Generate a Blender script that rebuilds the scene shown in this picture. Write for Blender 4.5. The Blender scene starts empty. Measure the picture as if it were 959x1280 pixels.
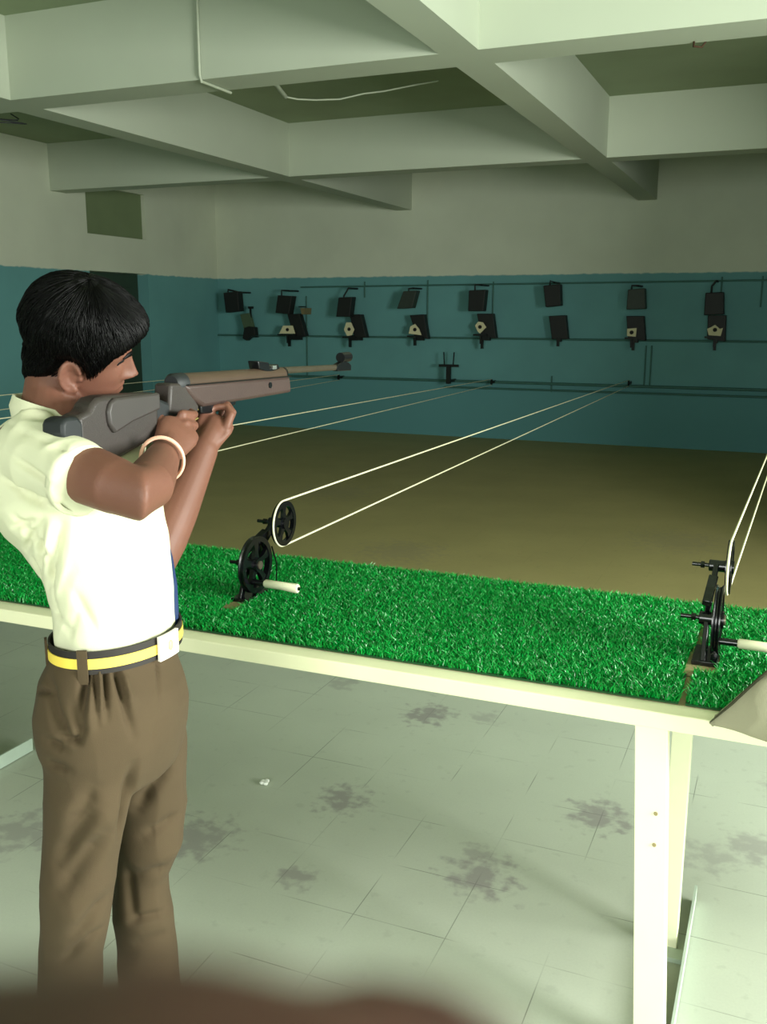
import bpy, math, random
import numpy as np
from mathutils import Vector, Matrix, noise as mnoise
random.seed(7); rng = np.random.default_rng(7)
S = bpy.context.scene
COL = S.collection
PI = math.pi

# ------------------------------------------------------------------ camera
FPX, W_, H_ = 1187.0, 959, 1280
yaw, pit, rol = math.radians(22.9), math.radians(11.8), math.radians(0.15)
cF = Vector((-math.sin(yaw)*math.cos(pit), math.cos(yaw)*math.cos(pit), -math.sin(pit)))
r0 = Vector((math.cos(yaw), math.sin(yaw), 0)); u0 = r0.cross(cF)
cR = r0*math.cos(rol)+u0*math.sin(rol); cU = -r0*math.sin(rol)+u0*math.cos(rol)
cC = Vector((0, 0, 1.5))
cam_d = bpy.data.cameras.new('camera'); cam = bpy.data.objects.new('camera', cam_d); COL.objects.link(cam)
cam.matrix_world = Matrix(((cR.x, cU.x, -cF.x, cC.x), (cR.y, cU.y, -cF.y, cC.y), (cR.z, cU.z, -cF.z, cC.z), (0, 0, 0, 1)))
cam_d.sensor_fit = 'VERTICAL'; cam_d.sensor_height = 36.0; cam_d.lens = FPX/H_*36.0
cam_d.clip_start = 0.003; cam_d.clip_end = 100
cam_d.dof.use_dof = True; cam_d.dof.focus_distance = 2.2; cam_d.dof.aperture_fstop = 22.0
S.camera = cam
# ------------------------------------------------------------------ light and exposure
S.view_settings.view_transform = 'Standard'; S.view_settings.look = 'None'
S.view_settings.gamma = 1.0; S.view_settings.use_curve_mapping = False
S.view_settings.exposure = 0.0
w = bpy.data.worlds.new('sky'); S.world = w; w.use_nodes = True
w.node_tree.nodes['Background'].inputs[0].default_value = (0.62, 0.80, 0.70, 1); w.node_tree.nodes['Background'].inputs[1].default_value = 0.6
def area(name, loc, rot, sx, sy, power, color, spread=180):
    l = bpy.data.lights.new(name, 'AREA'); l.shape = 'RECTANGLE'; l.size = sx; l.size_y = sy
    l.energy = power; l.color = color; l.spread = math.radians(spread)
    o = bpy.data.objects.new(name, l); COL.objects.link(o); o.location = loc; o.rotation_euler = rot
    return o
# daylight in the openings: right-hand windows of the firing bay, the windows behind the camera, those down the range
area('window_daylight', (3.10, 1.55, 1.62), (0, math.radians(84), 0), 1.30, 2.2, 430, (0.98, 1.0, 0.94))
area('rear_daylight', (0.2, -2.92, 1.7), (math.radians(76), 0, 0), 3.0, 1.5, 120, (0.97, 1.0, 0.94), 140)

# ------------------------------------------------------------------ pixel -> point (pinhole of this camera)
def ray(x, y): return cF + cR*((x-479.5)/FPX) - cU*((y-640)/FPX)
def P(x, y, d): return cC + ray(x, y)*d
def atX(x, y, X): r = ray(x, y); return cC + r*((X-cC.x)/r.x)
def atY(x, y, Y): r = ray(x, y); return cC + r*((Y-cC.y)/r.y)
def atZ(x, y, Z): r = ray(x, y); return cC + r*((Z-cC.z)/r.z)

# ------------------------------------------------------------------ helpers
def lin(c):
    return tuple(((v/255)/12.92 if v/255 <= .04045 else ((v/255+.055)/1.055)**2.4) for v in c)
def mat(name, rgb, rough=.7, metal=0, var=.12, scale=30, bump=0.0, bscale=200, spec=.5, sheen=0, sss=0):
    m = bpy.data.materials.new(name); m.use_nodes = True
    nt = m.node_tree; b = nt.nodes['Principled BSDF']; c = lin(rgb)
    b.inputs['Roughness'].default_value = rough; b.inputs['Metallic'].default_value = metal
    b.inputs['Specular IOR Level'].default_value = spec
    if sheen: b.inputs['Sheen Weight'].default_value = sheen
    if sss:
        b.inputs['Subsurface Weight'].default_value = sss; b.inputs['Subsurface Radius'].default_value = (.01, .004, .002)
        b.inputs['Subsurface Scale'].default_value = 0.5
    tc = nt.nodes.new('ShaderNodeTexCoord'); n = nt.nodes.new('ShaderNodeTexNoise')
    n.inputs['Scale'].default_value = scale; n.inputs['Detail'].default_value = 4
    nt.links.new(tc.outputs['Object'], n.inputs['Vector'])
    r = nt.nodes.new('ShaderNodeMix'); r.data_type = 'RGBA'
    r.inputs[6].default_value = tuple(v*(1-var) for v in c)+(1,); r.inputs[7].default_value = tuple(min(1, v*(1+var)) for v in c)+(1,)
    nt.links.new(n.outputs['Fac'], r.inputs[0]); nt.links.new(r.outputs[2], b.inputs['Base Color'])
    if bump:
        n2 = nt.nodes.new('ShaderNodeTexNoise'); n2.inputs['Scale'].default_value = bscale; nt.links.new(tc.outputs['Object'], n2.inputs['Vector'])
        bp = nt.nodes.new('ShaderNodeBump'); bp.inputs['Strength'].default_value = bump; bp.inputs['Distance'].default_value = .002
        nt.links.new(n2.outputs['Fac'], bp.inputs['Height']); nt.links.new(bp.outputs[0], b.inputs['Normal'])
    return m

class MB:
    def __init__(s): s.v = []; s.f = []
    def add(s, vs, fs):
        o = len(s.v); s.v += [tuple(v) for v in vs]; s.f += [tuple(i+o for i in f) for f in fs]; return s
    def box(s, lo, hi):
        x0, y0, z0 = lo; x1, y1, z1 = hi
        return s.add([(x0,y0,z0),(x1,y0,z0),(x1,y1,z0),(x0,y1,z0),(x0,y0,z1),(x1,y0,z1),(x1,y1,z1),(x0,y1,z1)],
                     [(3,2,1,0),(4,5,6,7),(0,1,5,4),(1,2,6,5),(2,3,7,6),(3,0,4,7)])
    def prism(s, pts, off):              # planar polygon pts (Vectors), extruded by vector off
        n = len(pts); off = Vector(off)
        vs = [Vector(p) for p in pts]+[Vector(p)+off for p in pts]
        return s.add(vs, [tuple(range(n-1, -1, -1)), tuple(range(n, 2*n))]+[(i, (i+1) % n, n+(i+1) % n, n+i) for i in range(n)])
    def rings(s, rings, cap=True, closed=False):
        n = len(rings[0]); vs = [p for r in rings for p in r]; fs = []
        m = len(rings)
        for k in range(m if closed else m-1):
            k2 = (k+1) % m
            for i in range(n):
                j = (i+1) % n; fs.append((k*n+i, k*n+j, k2*n+j, k2*n+i))
        if cap and not closed: fs += [tuple(range(n-1, -1, -1)), tuple(range((m-1)*n, m*n))]
        return s.add(vs, fs)
    def tube(s, pts, r, n=12, ab=None, up=None, dome=False):   # pts path, r radius or list; ab: list of (ra, rb) with ra along 'up'
        pts = [Vector(p) for p in pts]; m = len(pts)
        rs = [(r, r)]*m if isinstance(r, (int, float)) else [(q, q) if isinstance(q, (int, float)) else q for q in r]
        R = []; prev = None
        for i in range(m):
            t = (pts[min(i+1, m-1)]-pts[max(i-1, 0)]).normalized()
            if up is not None: a = Vector(up)-t*Vector(up).dot(t)
            elif prev is None: a = t.orthogonal()
            else: a = prev-t*prev.dot(t)
            if a.length < 1e-6: a = t.orthogonal()
            a.normalize(); prev = a; b = t.cross(a)
            R.append((pts[i], a, b, rs[i], t))
        out = []
        if dome:
            p, a, b, q, t = R[0]
            for k in (0.15, .5, .8): out.append([p-t*min(q)*math.sqrt(1-k*k)+a*q[0]*k*math.cos(2*PI*j/n)+b*q[1]*k*math.sin(2*PI*j/n) for j in range(n)])
        for p, a, b, q, t in R: out.append([p+a*q[0]*math.cos(2*PI*j/n)+b*q[1]*math.sin(2*PI*j/n) for j in range(n)])
        if dome:
            p, a, b, q, t = R[-1]
            for k in (.8, .5, 0.15): out.append([p+t*min(q)*math.sqrt(1-k*k)+a*q[0]*k*math.cos(2*PI*j/n)+b*q[1]*k*math.sin(2*PI*j/n) for j in range(n)])
        return s.rings(out)
    def bar(s, a, b, w, h, up=(0, 0, 1)):   # rectangular bar from a to b
        a = Vector(a); b = Vector(b); t = (b-a).normalized(); u = Vector(up)-t*Vector(up).dot(t)
        if u.length < 1e-6: u = t.orthogonal()
        u.normalize(); v = t.cross(u)
        q = [u*h/2+v*w/2, u*h/2-v*w/2, -u*h/2-v*w/2, -u*h/2+v*w/2]
        return s.rings([[a+k for k in q], [b+k for k in q]])
    def ball(s, c, r, n=14, m=9, ax=None):
        c = Vector(c); r = (r, r, r) if isinstance(r, (int, float)) else r
        A = ax or (Vector((1,0,0)), Vector((0,1,0)), Vector((0,0,1))); out = []
        for k in range(m):
            th = PI*(k+.12)/(m-1+.24)
            out.append([c+A[0]*r[0]*math.sin(th)*math.cos(2*PI*j/n)+A[1]*r[1]*math.sin(th)*math.sin(2*PI*j/n)-A[2]*r[2]*math.cos(th) for j in range(n)])
        return s.rings(out)
    def build(s, name, m=None, parent=None, smooth=40, bevel=0, loc=None, **props):
        me = bpy.data.meshes.new(name); me.from_pydata(s.v, [], s.f); me.update()
        return link(name, me, m, parent, smooth, bevel, loc, **props)
def link(name, me, m=None, parent=None, smooth=40, bevel=0, loc=None, **props):
    import bmesh
    bm = bmesh.new(); bm.from_mesh(me); bmesh.ops.recalc_face_normals(bm, faces=bm.faces); bm.to_mesh(me); bm.free()
    if smooth:
        me.polygons.foreach_set('use_smooth', [True]*len(me.polygons)); me.set_sharp_from_angle(angle=math.radians(smooth))
    o = bpy.data.objects.new(name, me); COL.objects.link(o)
    if m: me.materials.append(m)
    if parent: o.parent = parent
    if loc: o.location = loc
    if bevel:
        b = o.modifiers.new('bevel', 'BEVEL'); b.width = bevel; b.segments = 2; b.limit_method = 'ANGLE'
    for k, v in props.items(): o[k] = v
    return o
def thing(name, label, cat, loc=(0, 0, 0), group=None):
    o = bpy.data.objects.new(name, None); COL.objects.link(o); o.location = loc; o.empty_display_size = .1
    o['label'] = label; o['category'] = cat
    if group: o['group'] = group
    return o
def tag(o, label, cat, group=None):
    o['label'] = label; o['category'] = cat
    if group: o['group'] = group
    return o
def copy_tree(o, parent=None):
    c = o.copy(); COL.objects.link(c)
    if parent: c.parent = parent
    for ch in list(o.children): copy_tree(ch, c)
    return c

# ------------------------------------------------------------------ materials of the room
def nodes(name):
    m = bpy.data.materials.new(name); m.use_nodes = True; nt = m.node_tree
    return m, nt, nt.nodes['Principled BSDF'], nt.nodes.new('ShaderNodeTexCoord')
def N(nt, kind, **kw):
    n = nt.nodes.new(kind)
    for k, v in kw.items(): setattr(n, k, v)
    return n
def math_(nt, op, a, b=None, clamp=False):
    n = N(nt, 'ShaderNodeMath', operation=op, use_clamp=clamp)
    for i, q in enumerate((a, b)):
        if q is None: continue
        if isinstance(q, (int, float)): n.inputs[i].default_value = q
        else: nt.links.new(q, n.inputs[i])
    return n.outputs[0]
def mix(nt, f, a, b):
    n = N(nt, 'ShaderNodeMix', data_type='RGBA')
    for i, q in ((0, f), (6, a), (7, b)):
        if isinstance(q, (int, float)): n.inputs[i].default_value = q
        elif isinstance(q, tuple): n.inputs[i].default_value = q if len(q) == 4 else q+(1,)
        else: nt.links.new(q, n.inputs[i])
    return n.outputs[2]
def sstep(nt, x, lo, hi):
    n = N(nt, 'ShaderNodeMapRange', interpolation_type='SMOOTHSTEP'); nt.links.new(x, n.inputs[0])
    n.inputs[1].default_value = lo; n.inputs[2].default_value = hi; return n.outputs[0]

def wall_mat(name, upper, lower, border=1.95, low2=None):
    m, nt, b, tc = nodes(name)
    sx = N(nt, 'ShaderNodeSeparateXYZ'); nt.links.new(tc.outputs['Object'], sx.inputs[0])
    n = N(nt, 'ShaderNodeTexNoise'); n.inputs['Scale'].default_value = 1.7; n.inputs['Detail'].default_value = 6; nt.links.new(tc.outputs['Object'], n.inputs['Vector'])
    n3 = N(nt, 'ShaderNodeTexNoise'); n3.inputs['Scale'].default_value = 14; n3.inputs['Detail'].default_value = 5; nt.links.new(tc.outputs['Object'], n3.inputs['Vector'])
    zz = math_(nt, 'ADD', sx.outputs[2], math_(nt, 'MULTIPLY', math_(nt, 'SUBTRACT', n3.outputs['Fac'], .5), .03))
    up = sstep(nt, zz, border-.008, border+.008)
    U, L = lin(upper), lin(lower)
    cu = mix(nt, n.outputs['Fac'], tuple(v*.86 for v in U), tuple(v*1.1 for v in U))
    cl = mix(nt, n.outputs['Fac'], tuple(v*.82 for v in L), tuple(v*1.15 for v in L))
    col = mix(nt, up, cl, cu)
    if low2:
        L2 = lin(low2); st = sstep(nt, zz, .66, .70); col = mix(nt, st, L2+(1,), col)
    nt.links.new(col, b.inputs['Base Color']); b.inputs['Roughness'].default_value = .75
    bp = N(nt, 'ShaderNodeBump'); bp.inputs['Strength'].default_value = .25; bp.inputs['Distance'].default_value = .004
    nt.links.new(n3.outputs['Fac'], bp.inputs['Height']); nt.links.new(bp.outputs[0], b.inputs['Normal'])
    return m
M_wall = wall_mat('two_tone_wall_paint', (208, 214, 192), (100, 156, 156), low2=(90, 146, 148))
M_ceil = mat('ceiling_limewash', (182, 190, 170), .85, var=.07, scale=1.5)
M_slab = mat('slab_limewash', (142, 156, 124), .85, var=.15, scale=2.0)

def floor_mat(name, rgb, stains=(), joint=.5, jdark=.55):
    m, nt, b, tc = nodes(name); c = lin(rgb)
    n = N(nt, 'ShaderNodeTexNoise'); n.inputs['Scale'].default_value = 2.2; n.inputs['Detail'].default_value = 7; nt.links.new(tc.outputs['Object'], n.inputs['Vector'])
    nf = N(nt, 'ShaderNodeTexNoise'); nf.inputs['Scale'].default_value = 22; nf.inputs['Detail'].default_value = 6; nt.links.new(tc.outputs['Object'], nf.inputs['Vector'])
    sp = N(nt, 'ShaderNodeTexNoise'); sp.inputs['Scale'].default_value = 160; sp.inputs['Detail'].default_value = 2; nt.links.new(tc.outputs['Object'], sp.inputs['Vector'])
    col = mix(nt, n.outputs['Fac'], tuple(v*.84 for v in c), tuple(v*1.14 for v in c))
    col = mix(nt, math_(nt, 'MULTIPLY', sp.outputs['Fac'], .25), col, tuple(v*.6 for v in c))
    sx = N(nt, 'ShaderNodeSeparateXYZ'); nt.links.new(tc.outputs['Object'], sx.inputs[0])
    fac = None
    for ax, off in ((0, .045), (1, -.105)):
        q = math_(nt, 'ADD', sx.outputs[ax], off+50*.4925)
        q = math_(nt, 'ABSOLUTE', math_(nt, 'SUBTRACT', math_(nt, 'FRACT', math_(nt, 'DIVIDE', q, .2475)), .5))
        ln = sstep(nt, q, .5-.008, .5-.002)   # joint lines
        fac = ln if fac is None else math_(nt, 'MAXIMUM', fac, ln)
    nj = N(nt, 'ShaderNodeTexNoise'); nj.inputs['Scale'].default_value = 3.1; nj.inputs['Detail'].default_value = 2; nt.links.new(tc.outputs['Object'], nj.inputs['Vector'])
    brk = sstep(nt, nj.outputs['Fac'], .44, .62)
    fac = math_(nt, 'MULTIPLY', fac, math_(nt, 'MULTIPLY', brk, joint))
    col = mix(nt, fac, col, tuple(v*(1-jdark) for v in c))
    st = None
    for (x, y, r, k) in stains:
        d = N(nt, 'ShaderNodeVectorMath', operation='DISTANCE'); nt.links.new(tc.outputs['Object'], d.inputs[0]); d.inputs[1].default_value = (x, y, 0)
        dd = math_(nt, 'ADD', math_(nt, 'DIVIDE', d.outputs['Value'], r), math_(nt, 'MULTIPLY', math_(nt, 'SUBTRACT', nf.outputs['Fac'], .5), 3.6))
        s_ = math_(nt, 'MULTIPLY', math_(nt, 'SUBTRACT', 1.0, sstep(nt, dd, .25, 1.2)), k*.85)
        st = s_ if st is None else math_(nt, 'MAXIMUM', st, s_)
    if st is not None: col = mix(nt, st, col, lin((128, 118, 124)))
    ws = sstep(nt, nf.outputs['Fac'], .60, .72)
    col = mix(nt, math_(nt, 'MULTIPLY', ws, .35), col, tuple(v*.72 for v in c))
    nt.links.new(col, b.inputs['Base Color']); b.inputs['Roughness'].default_value = .62; b.inputs['Specular IOR Level'].default_value = .3
    return m
stains = [(-1.18, 2.479, .085, .7), (-1.164, 3.196, .10, .75), (-.663, 2.251, .10, .7), (-.42, 2.70, .10, .7), (-1.12, 2.047, .055, .6), (-1.489, 2.117, .12, .6),
          (-1.967, 1.936, .11, .5), (-.70, 2.36, .05, .5), (-.09, 2.60, .08, .4), (-1.60, 3.35, .07, .4), (.02, 2.7, .09, .5), (-.95, 3.25, .06, .4), (.1, 3.1, .07, .4)]
M_floor = floor_mat('near_floor_stone_tiles', (191, 199, 182), stains, .9, .6)
M_floor2 = floor_mat('range_floor_stone', (186, 174, 118), [(-2.2, 5.5, .3, .25), (-3.5, 7.2, .4, .2), (-.6, 6.5, .35, .2)], .5, .35)

# ------------------------------------------------------------------ room shell
ZB, ZC = 2.73, 3.19
def struct(name, mb, m, **k): return mb.build(name, m, smooth=0, kind='structure', **k)
struct('floor', MB().box((-7.4, -3.2, -.15), (3.4, 11.4, 0)), M_floor)
# the range floor beyond the firing line is a browner screed laid on the slab
MBr = MB().box((-7.16, 4.3, 0.0), (3.2, 11.2, .004)); struct('floor', MBr, M_floor2)
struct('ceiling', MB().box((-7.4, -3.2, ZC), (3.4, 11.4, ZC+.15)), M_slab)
struct('wall_far', MB().box((-7.4, 11.2, 0), (3.4, 11.4, ZC)), M_wall)
XL = -7.16
lw = MB()
lw.box((XL-.2, -3.2, 0), (XL, 8.64, ZC)); lw.box((XL-.2, 9.68, 0), (XL, 11.2, ZC))
lw.box((XL-.2, 8.64, 1.955), (XL, 9.68, 2.35)); lw.box((XL-.2, 8.64, 2.86), (XL, 9.68, ZC))
lw2 = MB()
struct('wall_left', lw, M_wall)
rw = MB()
rw.box((3.2, -3.2, 0), (3.4, .40, ZC)); rw.box((3.2, 2.70, 0), (3.4, 4.93, ZC)); rw.box((1.2, 4.93, 0), (3.4, 5.13, ZC)); rw.box((1.2, 5.13, 0), (1.4, 11.4, ZC))  # inward step down the range is unseen, added to shade far wall's right
rw.box((3.2, .40, 0), (3.4, 2.70, .95)); rw.box((3.2, .40, 2.30), (3.4, 2.70, ZC))
struct('wall_right', rw, M_wall)
bw = MB()
bw.box((-7.4, -3.2, 0), (-1.4, -3.0, ZC)); bw.box((1.8, -3.2, 0), (3.4, -3.0, ZC))
bw.box((-1.4, -3.2, 0), (1.8, -3.0, .9)); bw.box((-1.4, -3.2, 2.5), (1.8, -3.0, ZC))
struct('wall_back', bw, M_wall)
M_wood = mat('painted_window_wood', (120, 128, 104), .6, var=.15)
for nm, lo, hi, ax in (('window_1', (3.22, .40, .95), (3.30, 2.70, 2.30), 1), ('window_2', (-1.4, -3.12, .9), (1.8, -3.04, 2.5), 0)):
    fr = MB(); d = .05
    if ax == 1:
        fr.box(lo, (hi[0], hi[1], lo[2]+d)); fr.box((lo[0], lo[1], hi[2]-d), hi); n = 3
        for i in range(n+1):
            y = lo[1]+(hi[1]-lo[1]-d)*i/n; fr.box((lo[0], y, lo[2]+d), (hi[0], y+d, hi[2]-d))
    else:
        fr.box(lo, (hi[0], hi[1], lo[2]+d)); fr.box((lo[0], lo[1], hi[2]-d), hi); n = 4
        for i in range(n+1):
            x = lo[0]+(hi[0]-lo[0]-d)*i/n; fr.box((x, lo[1], lo[2]+d), (x+d, hi[1], hi[2]-d))
    struct(nm, fr, M_wood)
# door and ventilator recess in the left wall
M_door = mat('dark_door_paint', (40, 62, 48), .7, var=.2, scale=4)
d = struct('door_1', MB().box((XL-.19, 8.642, .002), (XL-.15, 9.678, 1.953)), M_door)
dp = MB()
for z0, z1 in ((.15, .85), (.98, 1.80)):
    dp.box((XL-.152, 8.77, z0), (XL-.140, 9.12, z1)); dp.box((XL-.152, 9.20, z0), (XL-.140, 9.55, z1))
dp.build('door_panel', M_door, d, bevel=.004, smooth=0)
M_vent = mat('ventilator_board', (118, 134, 96), .8, var=.15, scale=3)
struct('trim_1', MB().box((XL-.19, 8.642, 2.352), (XL-.05, 9.678, 2.858)), M_vent)
# downstand beams
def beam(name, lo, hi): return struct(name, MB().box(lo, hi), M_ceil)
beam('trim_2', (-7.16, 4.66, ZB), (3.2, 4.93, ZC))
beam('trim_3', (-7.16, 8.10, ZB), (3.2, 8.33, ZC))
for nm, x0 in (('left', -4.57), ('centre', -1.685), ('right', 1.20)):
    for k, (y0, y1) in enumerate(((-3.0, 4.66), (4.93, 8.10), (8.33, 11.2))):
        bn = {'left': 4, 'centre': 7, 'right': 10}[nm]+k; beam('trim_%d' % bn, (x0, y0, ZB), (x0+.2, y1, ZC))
# ------------------------------------------------------------------ firing table
M_cream = mat('cream_painted_wood', (240, 238, 200), .5, var=.06, scale=8, spec=.4)
M_cream2 = mat('cream_painted_steel', (240, 240, 206), .45, var=.05, scale=10, spec=.4)
M_ply = mat('bare_table_board', (150, 136, 96), .8, var=.2, scale=12)
M_railm = mat('pale_foot_rail_paint', (190, 206, 190), .6, var=.08)
TZ = .765
table = thing('firing_table', 'long cream painted firing table with a slim front rail on stone tiles', 'table', (0, 1.78, 0))
def tb(mb, name, m, **k): return mb.build(name, m, table, loc=(0, -1.78, 0), **k)
tb(MB().box((-5.1, 1.80, TZ-.03), (1.3, 2.47, TZ)), 'table_board', M_ply, smooth=0)
tb(MB().box((-5.1, 1.745, .731), (1.3, 1.80, TZ)), 'front_rail', M_cream, smooth=0, bevel=.003)
tb(MB().box((-5.1, 2.44, .70), (1.3, 2.47, .735)), 'back_rail', M_cream, smooth=0)
for x in (-4.6, -2.36, -.145):
    fl = MB().box((x-.071, 1.755, 0), (x-.010, 1.761, .731)); fl.box((x-.016, 1.761, 0), (x-.010, 1.795, .731))
    fl.v = [(a+(.72-c)/.72*.036, b, c) for a, b, c in fl.v]
    tb(fl, 'leg', M_cream2, smooth=0, bevel=.0015)
    rl = MB().box((x-.034, 2.13, .0), (x+.010, 2.136, .735)); rl.box((x+.004, 2.136, 0), (x+.010, 2.175, .735))
    tb(rl, 'leg', M_cream2, smooth=0, bevel=.0015)
    tb(MB().box((x+.030, 1.70, .003), (x+.036, 2.36, .048)), 'foot_rail', M_railm, smooth=0)
    tb(MB().box((x-.01, 2.09, .0), (x+.030, 2.13, .012)), 'foot_plate', M_railm, smooth=0)
# two screw marks in the paint of the front leg, right one in view
M_dark = mat('dark_steel', (22, 24, 26), .4, .3, var=.2, spec=.6)
for (px, py) in ((820, 1017), (818, 1056)):
    p = atY(px, py, 1.7549); sc = MB().tube([p+Vector((0, -.002, 0)), p+Vector((0, .004, 0))], .004, 8)
    tb(sc, 'screw', M_ply)

# ------------------------------------------------------------------ artificial turf mats
def turf_mat():
    m, nt, b, tc = nodes('green_plastic_turf')
    g = N(nt, 'ShaderNodeNewGeometry'); r = N(nt, 'ShaderNodeValToRGB')
    nt.links.new(g.outputs['Random Per Island'], r.inputs[0])
    r.color_ramp.elements[0].color = lin((0, 104, 30))+(1,); r.color_ramp.elements[1].color = lin((8, 176, 70))+(1,)
    nt.links.new(r.outputs[0], b.inputs['Base Color']); b.inputs['Roughness'].default_value = .33; b.inputs['Specular IOR Level'].default_value = .55
    return m
M_turf = turf_mat(); M_turfb = mat('turf_backing', (8, 70, 30), .9, var=.2)
def turf(x0, x1, label, n, holes, y0=1.795, y1=2.46):
    t = thing('turf_mat', label, 'mat', ((x0+x1)/2, (y0+y1)/2, TZ+.001), 'artificial grass mats along the firing table')
    off = (-(x0+x1)/2, -(y0+y1)/2, -(TZ+.001))
    bk = MB(); zb = TZ+.002
    bk.box((x0, y0, zb), (x1, y1, zb+.004)); bk.build('backing', M_turfb, t, smooth=0, loc=off)
    x = rng.uniform(max(x0, -2.9), x1, n); far = rng.random(n) < (.14 if x0 < -3 else 0); x = np.where(far, rng.uniform(x0, max(x0+.01, -2.9), n), x); y = rng.uniform(y0, y1, n)
    keep = np.ones(n, bool)
    for hx, hy, rx, ry in holes: keep &= ~((abs(x-hx) < rx) & (abs(y-hy) < ry))
    x = x[keep]; y = y[keep]; n = len(x)
    h = rng.uniform(.009, .019, n); a = rng.uniform(0, 2*PI, n); wd = rng.uniform(.0009, .0016, n)
    la = rng.uniform(0, 2*PI, n); le = rng.uniform(.2, 1.1, n)*h
    z = np.full(n, zb+.003)
    v = np.empty((n, 5, 3))
    dx, dy = np.cos(a)*wd, np.sin(a)*wd
    v[:, 0] = np.stack([x-dx, y-dy, z], 1); v[:, 1] = np.stack([x+dx, y+dy, z], 1)
    mx, my = x+np.cos(la)*le*.35, y+np.sin(la)*le*.35
    v[:, 2] = np.stack([mx+dx, my+dy, z+h*.62], 1); v[:, 3] = np.stack([mx-dx, my-dy, z+h*.62], 1)
    v[:, 4] = np.stack([x+np.cos(la)*le, y+np.sin(la)*le, z+h], 1)
    me = bpy.data.meshes.new('grass_blades')
    me.vertices.add(n*5); me.vertices.foreach_set('co', v.ravel())
    base = np.arange(n)[:, None]*5
    quad = base+np.array([0, 1, 2, 3]); tri = base+np.array([3, 2, 4])
    loops = np.concatenate([quad, tri], 1).ravel()
    me.loops.add(len(loops)); me.loops.foreach_set('vertex_index', loops)
    st = (np.arange(n)[:, None]*7+np.array([0, 4])).ravel(); me.polygons.add(2*n)
    me.polygons.foreach_set('loop_start', st); me.update(calc_edges=True); me.validate()
    o = bpy.data.objects.new('grass_blades', me); COL.objects.link(o); me.materials.append(M_turf); o.parent = t; o.location = off; o['kind'] = 'stuff'
    return t
PX = [-1.235, -.10, -2.37]
turf(-5.0, -.143, 'long green artificial grass mat under the black pulley beside the boy', 250000, [(-1.245, 2.03, .022, .10), (-.12, 2.0, .03, .09), (-2.37, 2.03, .022, .09)])
turf(-.13, 1.2, 'green artificial grass mat piece beginning at the rightmost black pulley', 90000, [(-.115, 2.03, .03, .06)])

# ------------------------------------------------------------------ hand-cranked rope pulleys
M_blk = mat('black_enamel', (14, 15, 18), .22, .2, var=.3, scale=60, spec=.7)
M_steel = mat('worn_bolt_steel', (120, 112, 96), .4, .8, var=.2)
M_grip = mat('white_wood_grip', (226, 224, 190), .5, var=.06, scale=20)
M_rope = mat('white_cord', (226, 222, 186), .7, var=.1, scale=300, bump=.3)
def wheel(R, rin, w, spokes, x, c, hub=.017):
    mb = MB(); c = Vector((x, c[0], c[1])); n = 48
    prof = [(R, -w/2), (R, -w*.35), (R-.005, -.001), (R-.005, .001), (R, w*.35), (R, w/2), (rin, w/2), (rin, -w/2)]
    mb.rings([[c+Vector((q, r*math.cos(2*PI*k/n), r*math.sin(2*PI*k/n))) for r, q in prof] for k in range(n)], cap=False, closed=True)
    for s in range(spokes):
        a = 2*PI*s/spokes+.35; d = Vector((0, math.cos(a), math.sin(a))); t = Vector((0, -math.sin(a), math.cos(a)))
        q = lambda r, h: [c+d*r+t*h+Vector((w*.36, 0, 0)), c+d*r-t*h+Vector((w*.36, 0, 0)), c+d*r-t*h-Vector((w*.36, 0, 0)), c+d*r+t*h-Vector((w*.36, 0, 0))]
        mb.rings([q(hub*.6, .010), q((hub+rin)/2, .0065), q(rin+.002, .013)])
    mb.tube([c-Vector((w*.8, 0, 0)), c+Vector((w*.8, 0, 0))], hub, 20)
    return mb
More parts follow.
